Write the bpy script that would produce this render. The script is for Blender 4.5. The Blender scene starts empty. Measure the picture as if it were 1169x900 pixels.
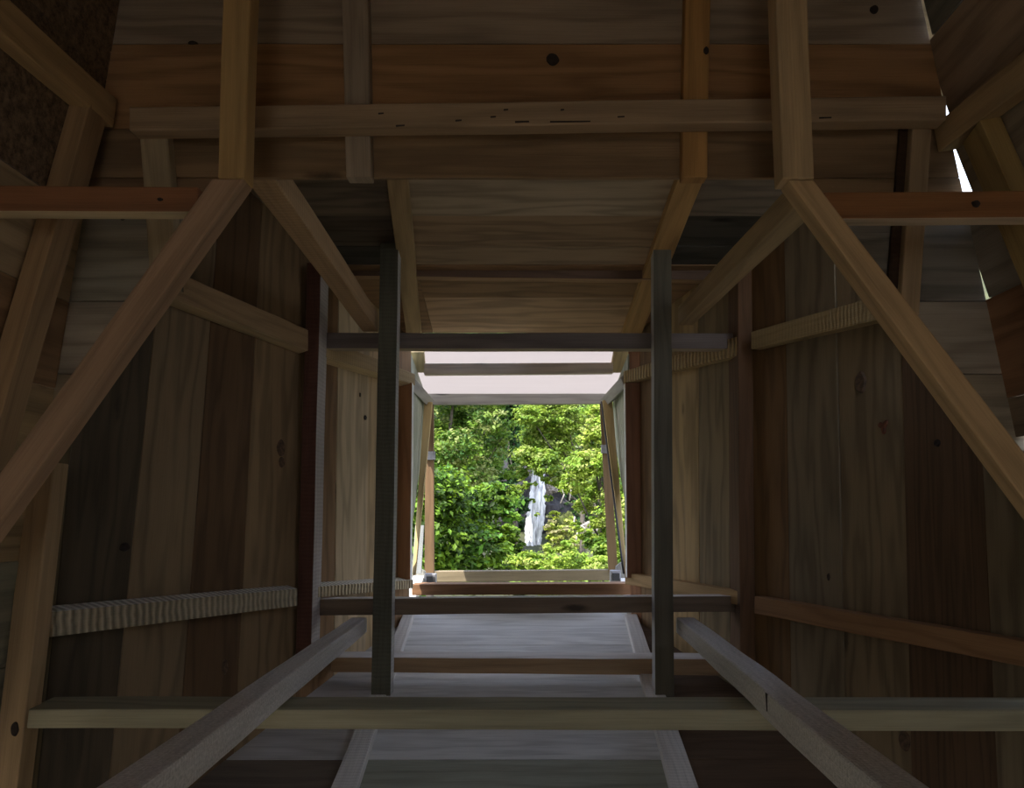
import bpy, bmesh, math, random
import numpy as np
from mathutils import Vector, Matrix, noise

random.seed(7)
C = bpy.context.scene.collection
V = Vector

# ------------------------------------------------------------------ camera
W, H, F = 1169.0, 900.0, 844.0
PITCH = math.radians(3.0)
CZ = 1.5
HORIZON, VPX = 586.0, 600.0
SHX = -(VPX - W / 2) / W
SHY = ((HORIZON - H / 2) - F * math.tan(PITCH)) / W
cam_d = bpy.data.cameras.new('camera')
cam = bpy.data.objects.new('camera', cam_d)
C.objects.link(cam)
cam.location = (0, 0, CZ)
cam.rotation_euler = (math.pi / 2 + PITCH, 0, 0)
cam_d.sensor_fit = 'HORIZONTAL'
cam_d.sensor_width = 36.0
cam_d.lens = F * 36.0 / W
cam_d.shift_x = SHX
cam_d.shift_y = SHY
cam_d.clip_start = 0.02
cam_d.clip_end = 500
bpy.context.scene.camera = cam


def ray(px, py):
    xc = ((px - W / 2) / W + SHX) * W / F
    yc = ((H / 2 - py) / W + SHY) * W / F
    c, s = math.cos(PITCH), math.sin(PITCH)
    d = V((xc, c - yc * s, s + yc * c))
    return d / d.y


def at(px, py, Y):
    return V((0, 0, CZ)) + ray(px, py) * Y


def hit(px, py, P):
    o, n = P
    d = ray(px, py)
    c = V((0, 0, CZ))
    return c + d * ((o - c).dot(n) / d.dot(n))


# ------------------------------------------------------------------ tags
def tag(o, label, cat, group=None, kind=None):
    if label: o['label'] = label
    if cat: o['category'] = cat
    if group: o['group'] = group
    if kind: o['kind'] = kind
    return o


def empty(name, loc, label, cat, group=None):
    o = bpy.data.objects.new(name, None)
    C.objects.link(o)
    o.location = loc
    o.empty_display_size = 0.1
    return tag(o, label, cat, group)


# ------------------------------------------------------------------ mesh builder
class MB:
    def __init__(s):
        s.v, s.f, s.uv, s.col = [], [], [], []

    def slab(s, a0, a1, b0, b1, off, col, n=None, warp=0.0015, seed=None, sides=None):
        """four-sided member: front face a0 a1 (start) .. b0 b1 (end), pushed by off; grain runs a -> b"""
        ln = ((a0 + a1) / 2 - (b0 + b1) / 2).length
        if n is None: n = max(1, min(14, int(ln / 0.12)))
        r = random.Random(seed if seed is not None else random.random())
        su, sv = r.uniform(0, 50), r.uniform(0, 50)
        base = len(s.v)
        ph = [r.uniform(0, 99) for _ in range(2)]
        w, d = (a1 - a0).length, off.length
        per = [0, w, w + d, w + d + w, 2 * (w + d)]
        nrm = off.normalized() if d else V((0, 0, 0))
        sd = (a1 - a0).normalized()
        for i in range(n + 1):
            t = i / n
            p, q = a0.lerp(b0, t), a1.lerp(b1, t)
            k = nrm * warp * noise.noise(V((t * ln * 3, ph[0], 0))) + sd * warp * noise.noise(V((t * ln * 3, ph[1], 5)))
            s.v += [p + k, q + k, q + off + k, p + off + k]
        c4 = (col[0], col[1], col[2], 1.0)
        for i in range(n):
            u0, u1 = su + ln * i / n, su + ln * (i + 1) / n
            for j in range(4):
                jn = (j + 1) % 4
                A = base + i * 4
                s.f.append((A + j, A + jn, A + 4 + jn, A + 4 + j))
                s.uv.append([(u0, sv + per[j]), (u0, sv + per[j + 1]), (u1, sv + per[j + 1]), (u1, sv + per[j])])
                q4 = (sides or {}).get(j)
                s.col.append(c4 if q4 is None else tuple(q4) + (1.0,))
        for A, rev in ((base, True), (base + n * 4, False)):
            q = [A, A + 1, A + 2, A + 3]
            uv = [(su, sv), (su + .002, sv + w), (su + .01, sv + w), (su + .01, sv)]
            if rev: q, uv = q[::-1], uv[::-1]
            s.f.append(tuple(q)); s.uv.append(uv); s.col.append(c4)

    def build(s, name, mat, parent=None, bevel=0.0025, smooth=False):
        me = bpy.data.meshes.new(name)
        org = V((0, 0, 0))
        if parent is None:
            org = sum(s.v, V((0, 0, 0))) / len(s.v)
        me.from_pydata([tuple(p - org) for p in s.v], [], s.f)
        uvl = me.uv_layers.new(name='UVMap')
        flat = [c for fc in s.uv for c in fc]
        uvl.data.foreach_set('uv', np.array(flat, dtype=np.float32).ravel())
        ca = me.color_attributes.new('col', 'FLOAT_COLOR', 'CORNER')
        cols = np.array([c for fc, c in zip(s.f, s.col) for _ in fc], dtype=np.float32)
        ca.data.foreach_set('color', cols.ravel())
        bm = bmesh.new(); bm.from_mesh(me)
        bmesh.ops.recalc_face_normals(bm, faces=bm.faces)
        bm.to_mesh(me); bm.free()
        me.materials.append(mat)
        o = bpy.data.objects.new(name, me)
        C.objects.link(o)
        o.location = org
        if parent is not None:
            o.parent = parent
            o.matrix_parent_inverse = parent.matrix_basis.inverted()
        if bevel:
            m = o.modifiers.new('bevel', 'BEVEL')
            m.width = bevel; m.segments = 2; m.limit_method = 'ANGLE'; m.angle_limit = math.radians(40)
        return o


# ------------------------------------------------------------------ materials
def nd(nt, t, **kw):
    n = nt.nodes.new(t)
    for k, v in kw.items():
        setattr(n, k, v)
    return n


def mth(nt, op, a, b=None, c=None, clamp=False):
    n = nd(nt, 'ShaderNodeMath', operation=op, use_clamp=clamp)
    for i, x in enumerate((a, b, c)):
        if x is None: continue
        if isinstance(x, (int, float)): n.inputs[i].default_value = x
        else: nt.links.new(x, n.inputs[i])
    return n.outputs[0]


def new_mat(name):
    m = bpy.data.materials.new(name)
    m.use_nodes = True
    nt = m.node_tree
    b = nt.nodes['Principled BSDF']
    return m, nt, b


def wood(name, ring=0.22, ringf=75.0, fine=0.35, big=0.5, knots=True, saw=0.0, sawf=95.0, sawcol=0.0, rough=0.75, spec=0.25, bump=0.35, fleck=0.0):
    m, nt, b = new_mat(name)
    uv = nd(nt, 'ShaderNodeUVMap', uv_map='UVMap')
    sp = nd(nt, 'ShaderNodeSeparateXYZ')
    nt.links.new(uv.outputs[0], sp.inputs[0])
    u, v = sp.outputs[0], sp.outputs[1]

    def vec(su, sv):
        c = nd(nt, 'ShaderNodeCombineXYZ')
        nt.links.new(mth(nt, 'MULTIPLY', u, su), c.inputs[0])
        nt.links.new(mth(nt, 'MULTIPLY', v, sv), c.inputs[1])
        return c.outputs[0]

    def nz(su, sv, detail=2.0, rgh=0.55):
        n = nd(nt, 'ShaderNodeTexNoise')
        n.inputs['Scale'].default_value = 1.0
        n.inputs['Detail'].default_value = detail
        n.inputs['Roughness'].default_value = rgh
        nt.links.new(vec(su, sv), n.inputs['Vector'])
        return n.outputs[0]
    n1 = nz(1.4, 11.0, 2.0)
    # contour-like growth rings
    ph = mth(nt, 'ADD', mth(nt, 'MULTIPLY', v, ringf), mth(nt, 'MULTIPLY', n1, 26.0))
    ring_s = mth(nt, 'POWER', mth(nt, 'MULTIPLY_ADD', mth(nt, 'SINE', ph), 0.5, 0.5), 1.8)
    nf = nz(7.0, 330.0, 3.0, 0.6)
    nb = nz(2.2, 7.0, 3.0)
    val = mth(nt, 'MULTIPLY_ADD', ring_s, -ring, 1.0 + ring * 0.4)
    val = mth(nt, 'ADD', val, mth(nt, 'MULTIPLY_ADD', nf, fine, -fine * 0.5))
    val = mth(nt, 'ADD', val, mth(nt, 'MULTIPLY_ADD', nb, big, -big * 0.5))
    if sawcol:
        sw = mth(nt, 'SINE', mth(nt, 'ADD', mth(nt, 'MULTIPLY', u, sawf * 6.283), mth(nt, 'MULTIPLY', nz(12, 20), 5.0)))
        val = mth(nt, 'ADD', val, mth(nt, 'MULTIPLY', sw, sawcol))
    if fleck:
        fl = nz(160.0, 160.0, 2.0, 0.7)
        val = mth(nt, 'ADD', val, mth(nt, 'MULTIPLY_ADD', fl, fleck, -fleck * 0.5))
    if knots:
        vo = nd(nt, 'ShaderNodeTexVoronoi')
        vo.inputs['Scale'].default_value = 1.0
        nt.links.new(vec(1.7, 6.0), vo.inputs['Vector'])
        dist = mth(nt, 'ADD', vo.outputs['Distance'], mth(nt, 'MULTIPLY_ADD', nz(30, 60), 0.05, -0.025))
        k = nd(nt, 'ShaderNodeMapRange', interpolation_type='SMOOTHSTEP')
        nt.links.new(dist, k.inputs[0])
        k.inputs[1].default_value = 0.035; k.inputs[2].default_value = 0.11
        k.inputs[3].default_value = 0.25; k.inputs[4].default_value = 1.0
        sc = nd(nt, 'ShaderNodeSeparateColor')
        nt.links.new(vo.outputs['Color'], sc.inputs[0])
        sel = mth(nt, 'GREATER_THAN', sc.outputs[0], 0.55)
        kk = mth(nt, 'MAXIMUM', k.outputs[0], sel)
        val = mth(nt, 'MULTIPLY', val, kk)
    val = mth(nt, 'MAXIMUM', val, 0.08)
    at_ = nd(nt, 'ShaderNodeVertexColor', layer_name='col')
    mx = nd(nt, 'ShaderNodeVectorMath', operation='SCALE')
    nt.links.new(at_.outputs[0], mx.inputs[0])
    nt.links.new(val, mx.inputs[3])
    nt.links.new(mx.outputs[0], b.inputs['Base Color'])
    b.inputs['Roughness'].default_value = rough
    b.inputs['Specular IOR Level'].default_value = spec
    bp = nd(nt, 'ShaderNodeBump')
    bp.inputs['Strength'].default_value = bump
    bp.inputs['Distance'].default_value = 0.004
    hgt = mth(nt, 'ADD', nf, mth(nt, 'MULTIPLY', ring_s, -0.3))
    if saw:
        sw2 = mth(nt, 'SINE', mth(nt, 'ADD', mth(nt, 'MULTIPLY', u, sawf * 6.283), mth(nt, 'MULTIPLY', nz(12, 20), 5.0)))
        hgt = mth(nt, 'ADD', hgt, mth(nt, 'MULTIPLY', sw2, saw))
    if fleck:
        hgt = mth(nt, 'ADD', hgt, mth(nt, 'MULTIPLY', fl, 1.5))
    nt.links.new(hgt, bp.inputs['Height'])
    nt.links.new(bp.outputs[0], b.inputs['Normal'])
    return m


M_BOARD = wood('plank_wood', ring=0.34, ringf=70, fine=0.45, big=0.75)
M_FLOOR = wood('smooth_grey_plank_wood', ring=0.20, ringf=60, fine=0.75, big=0.65, knots=False, bump=.4)
M_BEAM = wood('batten_wood', ring=0.2, ringf=130, fine=0.5, big=0.6, saw=0.0, bump=0.3)
M_SAWN = wood('rough_sawn_wood', ring=0.10, ringf=200, fine=0.5, big=0.5, saw=0.25, sawf=75, sawcol=0.06, bump=0.4, knots=False)
M_RIB = wood('ribbed_saw_marked_wood', ring=0.1, ringf=120, fine=0.3, big=0.3, saw=1.6, sawf=48, sawcol=0.30, bump=0.8, knots=False)
M_FUZZY = wood('fuzzy_weathered_wood', ring=0.08, ringf=200, fine=0.4, big=0.3, saw=0.15, sawf=110, sawcol=0.03, bump=0.5, knots=False, fleck=1.0)


def osb_mat():
    m, nt, b = new_mat('fibreboard')
    tc = nd(nt, 'ShaderNodeTexCoord')
    n = nd(nt, 'ShaderNodeTexNoise')
    n.inputs['Scale'].default_value = 60; n.inputs['Detail'].default_value = 5; n.inputs['Roughness'].default_value = 0.75
    nt.links.new(tc.outputs['Object'], n.inputs['Vector'])
    r = nd(nt, 'ShaderNodeValToRGB')
    r.color_ramp.elements[0].position = 0.35; r.color_ramp.elements[0].color = (.05, .032, .018, 1)
    r.color_ramp.elements[1].position = 0.68; r.color_ramp.elements[1].color = (.25, .17, .10, 1)
    nt.links.new(n.outputs[0], r.inputs[0])
    nt.links.new(r.outputs[0], b.inputs['Base Color'])
    b.inputs['Roughness'].default_value = 0.85
    return m


M_OSB = osb_mat()


def plain(name, col, rough=0.7, var=0.25, scale=30.0, metal=0.0, bump=0.2):
    m, nt, b = new_mat(name)
    tc = nd(nt, 'ShaderNodeTexCoord')
    n = nd(nt, 'ShaderNodeTexNoise')
    n.inputs['Scale'].default_value = scale; n.inputs['Detail'].default_value = 4
    nt.links.new(tc.outputs['Object'], n.inputs['Vector'])
    r = nd(nt, 'ShaderNodeValToRGB')
    r.color_ramp.elements[0].position = 0.3; r.color_ramp.elements[0].color = tuple(c * (1 - var) for c in col) + (1,)
    r.color_ramp.elements[1].position = 0.7; r.color_ramp.elements[1].color = tuple(min(1, c * (1 + var)) for c in col) + (1,)
    nt.links.new(n.outputs[0], r.inputs[0])
    nt.links.new(r.outputs[0], b.inputs['Base Color'])
    b.inputs['Roughness'].default_value = rough
    b.inputs['Metallic'].default_value = metal
    bp = nd(nt, 'ShaderNodeBump'); bp.inputs['Strength'].default_value = bump
    nt.links.new(n.outputs[0], bp.inputs['Height'])
    nt.links.new(bp.outputs[0], b.inputs['Normal'])
    return m


M_KNOT = plain('dark_knot', (.022, .014, .010), 0.8, 0.5, 90)
M_KNOTB = plain('brown_knot', (.10, .062, .036), 0.8, 0.5, 90)
M_KNOTR = plain('red_bark', (.13, .045, .02), 0.8, 0.5, 90)
M_METAL = plain('dull_zinc', (.30, .30, .33), 0.55, 0.2, 60, 0.5)
M_DARKPL = plain('black_rubber', (.035, .036, .042), 0.6, 0.3, 40)


def sheet_mat():
    m, nt, b = new_mat('milky_sheet')
    out = [n for n in nt.nodes if n.type == 'OUTPUT_MATERIAL'][0]
    tc = nd(nt, 'ShaderNodeTexCoord')
    mp = nd(nt, 'ShaderNodeMapping'); mp.inputs['Scale'].default_value = (2, 45, 2)
    n = nd(nt, 'ShaderNodeTexNoise'); n.inputs['Scale'].default_value = 1.0
    nt.links.new(tc.outputs['Object'], mp.inputs[0]); nt.links.new(mp.outputs[0], n.inputs['Vector'])
    r = nd(nt, 'ShaderNodeValToRGB')
    r.color_ramp.elements[0].color = (.84, .77, .74, 1); r.color_ramp.elements[1].color = (.90, .85, .82, 1)
    nt.links.new(n.outputs[0], r.inputs[0])
    r.color_ramp.elements[0].color = (.515, .475, .455, 1); r.color_ramp.elements[1].color = (.545, .505, .485, 1)
    tr = nd(nt, 'ShaderNodeBsdfTranslucent'); df = nd(nt, 'ShaderNodeBsdfDiffuse')
    mx = nd(nt, 'ShaderNodeMixShader'); mx.inputs[0].default_value = 0.25
    nt.links.new(r.outputs[0], tr.inputs[0]); nt.links.new(r.outputs[0], df.inputs[0])
    nt.links.new(tr.outputs[0], mx.inputs[1]); nt.links.new(df.outputs[0], mx.inputs[2])
    nt.links.new(mx.outputs[0], out.inputs[0])
    nt.nodes.remove(b)
    return m


M_SHEET = sheet_mat()


def leaf_mat(name, trans=0.38):
    m, nt, b = new_mat(name)
    out = [n for n in nt.nodes if n.type == 'OUTPUT_MATERIAL'][0]
    a = nd(nt, 'ShaderNodeVertexColor', layer_name='col')
    g = nd(nt, 'ShaderNodeHueSaturation'); g.inputs['Value'].default_value = 1.25; g.inputs['Hue'].default_value = 0.485
    nt.links.new(a.outputs[0], g.inputs['Color'])
    nt.links.new(a.outputs[0], b.inputs['Base Color'])
    b.inputs['Roughness'].default_value = 0.5
    b.inputs['Specular IOR Level'].default_value = 0.22
    tr = nd(nt, 'ShaderNodeBsdfTranslucent'); nt.links.new(g.outputs[0], tr.inputs[0])
    mx = nd(nt, 'ShaderNodeMixShader'); mx.inputs[0].default_value = trans
    nt.links.new(b.outputs[0], mx.inputs[1]); nt.links.new(tr.outputs[0], mx.inputs[2])
    nt.links.new(mx.outputs[0], out.inputs[0])
    return m


M_LEAF = leaf_mat('leaf')
M_BARK = plain('bark', (.09, .075, .06), 0.9, 0.5, 14, bump=0.6)
M_TWIG = plain('pale_bark', (.42, .38, .33), 0.9, 0.25, 14, bump=0.4)
M_ROCK = plain('wet_rock', (.028, .026, .029), 0.75, 0.6, 1.2, bump=0.9)
M_PALEROCK = plain('pale_rock', (.24, .21, .19), 0.85, 0.4, 2.0, bump=0.9)
M_MOSS = plain('moss', (.085, .10, .022), 0.95, 0.6, 3.0, bump=1.0)
M_SOIL = plain('forest_soil', (.050, .055, .022), 0.95, 0.6, 0.8, bump=0.8)


def water_mat():
    m, nt, b = new_mat('falling_water')
    tc = nd(nt, 'ShaderNodeTexCoord')
    mp = nd(nt, 'ShaderNodeMapping'); mp.inputs['Scale'].default_value = (9, 9, 1.3)
    n = nd(nt, 'ShaderNodeTexNoise'); n.inputs['Scale'].default_value = 1.0; n.inputs['Detail'].default_value = 5
    nt.links.new(tc.outputs['Object'], mp.inputs[0]); nt.links.new(mp.outputs[0], n.inputs['Vector'])
    r = nd(nt, 'ShaderNodeValToRGB')
    r.color_ramp.elements[0].position = 0.34; r.color_ramp.elements[0].color = (.22, .22, .24, 1)
    r.color_ramp.elements[1].position = 0.54; r.color_ramp.elements[1].color = (.80, .80, .82, 1)
    nt.links.new(n.outputs[0], r.inputs[0])
    nt.links.new(r.outputs[0], b.inputs['Base Color'])
    b.inputs['Roughness'].default_value = 0.5
    return m


M_WATER = water_mat()

# wood tones (albedo)
TAN = (.40, .265, .14); GOLD = (.44, .29, .135); ORANGE = (.40, .225, .095); RED = (.27, .125, .058)
DKRED = (.14, .055, .035); GREYT = (.33, .265, .195); GREY = (.30, .275, .25); OLIVE = (.25, .205, .12)
DARK = (.13, .085, .052); BROWN = (.27, .165, .085); PALE = (.50, .40, .27); CHAR = (.085, .085, .075); SLATE = (.62, .62, .605)


def jit(c, k=0.08):
    s = 1 + random.uniform(-k, k)
    return tuple(x * s for x in c)


# ------------------------------------------------------------------ shell planes
YN = 1.55                                     # far wall of the near room
YF, YW = 3.30, 3.89                           # end of the taper, window plane
UPZ = V((0, 0, 1))


def ceil_z(Y): return CZ + 1.487 - .2275 * Y
def floor_z(Y): return CZ - 1.247 + .25 * Y
def left_x(Y): return -1.616 + .35 * Y
def right_x(Y): return 1.834 - .432 * Y


nL = V((1, -.35, 0)).normalized(); P_LW = (V((left_x(2), 2, 0)), nL)
nR = V((-1, -.432, 0)).normalized(); P_RW = (V((right_x(2), 2, 0)), nR)
nC = V((0, -.2275, -1)).normalized(); P_C = (V((0, 2, ceil_z(2))), nC)
nFl = V((0, -.25, 1)).normalized(); P_F = (V((0, 2, floor_z(2))), nFl)


def shifted(P, d):
    return (P[0] + P[1] * d, P[1])


# near room side planes: through a line in the plane Y = YN, running along Y
def side_plane(pa, pb, sgn):
    a, b = at(*pa, YN), at(*pb, YN)
    n = (b - a).cross(V((0, 1, 0))).normalized()
    if n.x * sgn < 0: n = -n
    return (a, n), a, b


P_L, La, Lb = side_plane((137, 0), (65, 440), 1)
P_R, Ra, Rb = side_plane((1052, 0), (1150, 455), -1)


def on_line(a, b, z):
    return a + (b - a) * ((z - a.z) / (b.z - a.z))


# ------------------------------------------------------------------ tunnel side walls
def wall_boards(name, P, seams, cols, outn, topcut=None, mats=None):
    lines = []
    for s in seams:
        if isinstance(s, float):
            x = left_x(s) if P is P_LW else right_x(s)
            lines.append((V((x, s, CZ + 1)), V((x, s, CZ - 1))))
        else:
            lines.append((hit(*s[0], P), hit(*s[1], P)))
    mb = MB()
    for i in range(len(lines) - 1):
        (p0, q0), (p1, q1) = lines[i], lines[i + 1]

        def ends(p, q):
            zt = ceil_z(p.y) + .01
            if topcut: zt = min(zt, topcut(p.y))
            t = on_line(p, q, zt)
            zt = ceil_z(t.y) + .01
            if topcut: zt = min(zt, topcut(t.y))
            return on_line(p, q, zt), on_line(p, q, floor_z(q.y) - .03)
        t0, b0 = ends(p0, q0); t1, b1 = ends(p1, q1)
        gap = (t1 - t0).normalized() * .0012
        dep = P[1] * random.uniform(-.004, .0015)
        mb.slab(t0 + gap + dep, t1 - gap + dep, b0 + gap + dep, b1 - gap + dep, -P[1] * .020, jit(cols[i], .04), warp=.001)
    o = mb.build(name, M_BOARD, bevel=.0015)
    o['kind'] = 'structure'
    return o


wallL = wall_boards('wall_left_far', P_LW,
                    [1.563, ((79, 550), (51, 830)), ((160, 550), (132, 830)), ((228, 550), (207, 830)), ((284, 550), (270, 830)),
                     ((346, 550), (338, 830)), ((385, 500), (383, 650)), ((421, 500), (419, 650)), ((452, 500), (450, 650)), 3.20],
                    [(.15, .115, .062), (.085, .066, .042), (.22, .16, .095), (.135, .082, .042), (.24, .165, .09), BROWN, (.52, .41, .26), (.46, .34, .19), BROWN], 1)
wallR = wall_boards('wall_right_far', P_RW,
                    [1.60, ((1121, 518), (1131, 735)), ((1030, 450), (1036, 700)), ((956, 450), (962, 720)), ((897, 409), (901, 680)),
                     ((858, 409), (861, 680)), ((832, 460), (833, 640)), ((797, 460), (798, 640)), ((766, 460), (768, 640)), ((730, 460), (731, 640)), 3.21],
                    [(.18, .14, .085), (.11, .066, .035), (.215, .16, .093), (.19, .148, .093), (.17, .098, .043), DARK, (.25, .19, .11), (.42, .30, .15), (.26, .17, .09), RED], 1,
                    topcut=lambda Y: CZ + .47 if Y < 1.90 else 99.0)


def knot(parent, px, py, P, r, mat, rx=1.0, ry=1.0, shape=None):
    c = hit(px, py, P) + P[1] * .0015
    n = P[1]
    t = n.cross(UPZ).normalized() if abs(n.z) < .9 else V((1, 0, 0))
    b = n.cross(t).normalized()
    me = bpy.data.meshes.new('knot')
    bm = bmesh.new()
    N = 18
    ring = []
    top = []
    for i in range(N):
        a = 2 * math.pi * i / N
        k = 1 + .18 * noise.noise(V((math.cos(a) * 1.3, math.sin(a) * 1.3, px * .37)))
        if shape: k *= shape(a)
        p = t * (math.cos(a) * r * rx * k) + b * (math.sin(a) * r * ry * k)
        ring.append(bm.verts.new(p - n * .004)); top.append(bm.verts.new(p * .8 + n * .0006))
    for i in range(N):
        bm.faces.new((ring[i], ring[(i + 1) % N], top[(i + 1) % N], top[i]))
    cv = bm.verts.new(-n * .0006)
    for i in range(N):
        bm.faces.new((top[i], top[(i + 1) % N], cv))
    bmesh.ops.recalc_face_normals(bm, faces=bm.faces)
    bm.to_mesh(me); bm.free()
    me.materials.append(mat)
    o = bpy.data.objects.new('knot', me)
    C.objects.link(o)
    o.location = c
    o.parent = parent
    o.matrix_parent_inverse = parent.matrix_basis.inverted()
    return o


knot(wallR, 982, 437, P_RW, .026, M_KNOTB, .8, 1.25)
knot(wallR, 1008, 487, P_RW, .017, M_KNOTR, .8, 1.0, lambda a: 1 + .45 * math.cos(3 * a + 1.1))
knot(wallR, 1070, 506, P_RW, .010, M_KNOT)
knot(wallR, 1032, 846, P_RW, .020, M_KNOTB, .9, 1.3)
knot(wallR, 946, 659, P_RW, .007, M_KNOT, .8, 1.8)
knot(wallL, 321, 512, P_LW, .026, M_KNOTB, .8, 1.1)
knot(wallL, 322, 528, P_LW, .018, M_KNOTB, .9, 1.0)
knot(wallL, 143, 625, P_LW, .012, M_KNOT, 1.2, .9)
knot(wallL, 417, 477, P_LW, .010, M_KNOT)
knot(wallL, 411, 451, P_LW, .006, M_KNOT, .6, 1.6)
knot(wallL, 257, 762, P_LW, .017, M_KNOTB, .8, 1.3)

# ------------------------------------------------------------------ ceiling and floor of the tunnel


def lateral(Y, pad=.02):
    return left_x(Y) - pad, right_x(Y) + pad


def cross_boards(name, P, zf, ys, cols, cuts=(), mats=None):
    mb = MB()
    n = P[1]
    for i in range(len(ys) - 1):
        y0, y1 = ys[i] + .001, ys[i + 1] - .001
        xl, xr = lateral(y0)
        xs = [xl] + [c for c in cuts if xl < c < xr] + [xr]
        cc = cols[i] if isinstance(cols[i], list) else [cols[i]] * (len(xs) - 1)
        dep = n * random.uniform(-.003, .0015)
        for j in range(len(xs) - 1):
            e = .0006
            mb.slab(V((xs[j] + e, y0, zf(y0))) + dep, V((xs[j] + e, y1, zf(y1))) + dep,
                    V((xs[j + 1] - e, y0, zf(y0))) + dep, V((xs[j + 1] - e, y1, zf(y1))) + dep, -n * .02, jit(cc[j], .04), warp=.001)
    o = mb.build(name, mats or M_BOARD, bevel=.0015)
    o['kind'] = 'structure'
    return o


def yc(py): return hit(600, py, P_C).y
def yf(py): return hit(600, py, P_F).y


bxl = hit(460, 250, P_C).x
bxr = hit(775, 250, P_C).x
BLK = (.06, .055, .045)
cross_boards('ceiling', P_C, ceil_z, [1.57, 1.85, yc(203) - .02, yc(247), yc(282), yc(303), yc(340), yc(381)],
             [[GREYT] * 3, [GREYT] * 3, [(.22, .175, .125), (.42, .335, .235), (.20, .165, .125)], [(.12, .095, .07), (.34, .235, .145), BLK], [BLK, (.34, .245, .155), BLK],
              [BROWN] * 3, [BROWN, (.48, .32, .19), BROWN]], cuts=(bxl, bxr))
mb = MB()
ga, gb = yc(381) + .002, 3.30  # left half kept as an added opening, out of view, for sky light
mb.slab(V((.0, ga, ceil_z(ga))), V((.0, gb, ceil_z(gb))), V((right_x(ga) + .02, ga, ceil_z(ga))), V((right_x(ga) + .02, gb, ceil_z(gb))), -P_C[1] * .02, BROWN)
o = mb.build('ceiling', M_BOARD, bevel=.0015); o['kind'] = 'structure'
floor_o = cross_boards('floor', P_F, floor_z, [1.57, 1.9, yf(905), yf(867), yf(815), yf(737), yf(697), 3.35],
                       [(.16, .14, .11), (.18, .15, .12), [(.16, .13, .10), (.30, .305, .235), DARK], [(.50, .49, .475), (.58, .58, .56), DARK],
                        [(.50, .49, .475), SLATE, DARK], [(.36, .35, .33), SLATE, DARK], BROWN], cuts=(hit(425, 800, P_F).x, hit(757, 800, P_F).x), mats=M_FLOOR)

# ------------------------------------------------------------------ near room: far wall with the tunnel mouth
ZTOP = CZ + 1.30
mb = MB()


def n_edge_l(py):   # outer left edge x px at row
    return 137 + (65 - 137) * py / 440.0


def n_edge_r(py):
    return 1052 + (1150 - 1052) * py / 455.0


DLp = ((256, 203), (0, 571)); DRp = ((925, 203), (1169, 541))


def diag_x(D, py):
    (x0, y0), (x1, y1) = D
    return x0 + (x1 - x0) * (py - y0) / (y1 - y0)


rows = [-140, -46, 50, 147, 203]
ncol = [BROWN, (.30, .235, .17), (.33, .185, .085), (.25, .165, .09)]
TN = V((0, .012, 0))
for i in range(4):
    y0, y1 = rows[i] + .4, rows[i + 1] - .4
    segs = [(n_edge_l, n_edge_r, ncol[i])]
    for a, b, c in segs:
        mb.slab(at(a(y0) - 118, y0, YN), at(a(y1) - 118, y1, YN), at(b(y0), y0, YN), at(b(y1), y1, YN), TN, c, warp=.001)  # left ends run on past the corner, unseen, to block sun
# boards either side of the mouth, cut along the slanting edges
side_rows = [203, 245, 344, 427, 515, 600, 760, 1000]
lc = [(.22, .14, .08), (.27, .245, .19), (.38, .32, .24), (.28, .22, .14), BROWN, BROWN, BROWN]
rc = [(.25, .165, .09), (.22, .205, .175), (.33, .285, .225), (.26, .22, .16), DARK, DARK, DARK]
for i in range(7):
    y0, y1 = side_rows[i] + .4, side_rows[i + 1] - .4
    if i == 0: y0 = 203.2
    l0, l1 = n_edge_l(y0), n_edge_l(y1)
    d0, d1 = diag_x(DLp, y0), diag_x(DLp, y1)
    d0, d1 = max(d0, l0 + 1), max(d1, l1 + 1)
    if True:
        mb.slab(at(l0 - 118, y0, YN), at(l1 - 118, y1, YN), at(d0, y0, YN), at(d1, y1, YN), TN, lc[i], warp=.001)
    r0, r1 = n_edge_r(y0), n_edge_r(y1)
    d0, d1 = diag_x(DRp, y0), diag_x(DRp, y1)
    d0, d1 = min(d0, r0 - 1), min(d1, r1 - 1)
    rx = 118 if i >= 2 else 0  # right ends extended out of view to block sun leaks
    if True:
        mb.slab(at(d0, y0, YN), at(d1, y1, YN), at(r0 + rx, y0, YN), at(r1 + rx, y1, YN), TN, rc[i], warp=.001)
wallN = mb.build('wall_front', M_BOARD, bevel=.001)
wallN['kind'] = 'structure'
P_N = (V((0, YN, 0)), V((0, -1, 0)))
knot(wallN, 631, 68, P_N, .016, M_KNOT)
knot(wallN, 220, 49, P_N, .007, M_KNOT, 1.6, .6)
knot(wallN, 140, 249 - 0, P_N, .006, M_KNOT)
knot(wallN, 998, 11, P_N, .010, M_KNOT)

# ------------------------------------------------------------------ near room: side walls, roof, floor, rear wall
YB = -1.1


def room_side(name, P, a, b, zs, cols, mats, yend, out):
    root = None
    by = {}
    for i in range(len(zs) - 1):
        z0, z1 = zs[i], zs[i + 1]
        p0, p1 = on_line(a, b, z0), on_line(a, b, z1)
        dep = P[1] * random.uniform(-.003, .001)
        mb_ = by.setdefault(mats[i], MB())
        q0, q1 = p0.copy(), p1.copy()
        ye = yend[i] if isinstance(yend, list) else (yend, yend)
        q0.y, q1.y = ye
        n0, n1 = p0.copy(), p1.copy()
        n0.y = n1.y = YB
        g = (p1 - p0).normalized() * .0008
        mb_.slab(q0 + dep + g, q1 + dep - g, n0 + dep + g, n1 + dep - g, -P[1] * .018, cols[i], warp=.001)
    first = True
    for m_, mb_ in by.items():
        o = mb_.build(name if first else 'fibreboard_panel', m_, bevel=.001, parent=root)
        if first:
            o['kind'] = 'structure'; root = o; first = False
            bpy.context.view_layer.update()
    return root


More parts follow.
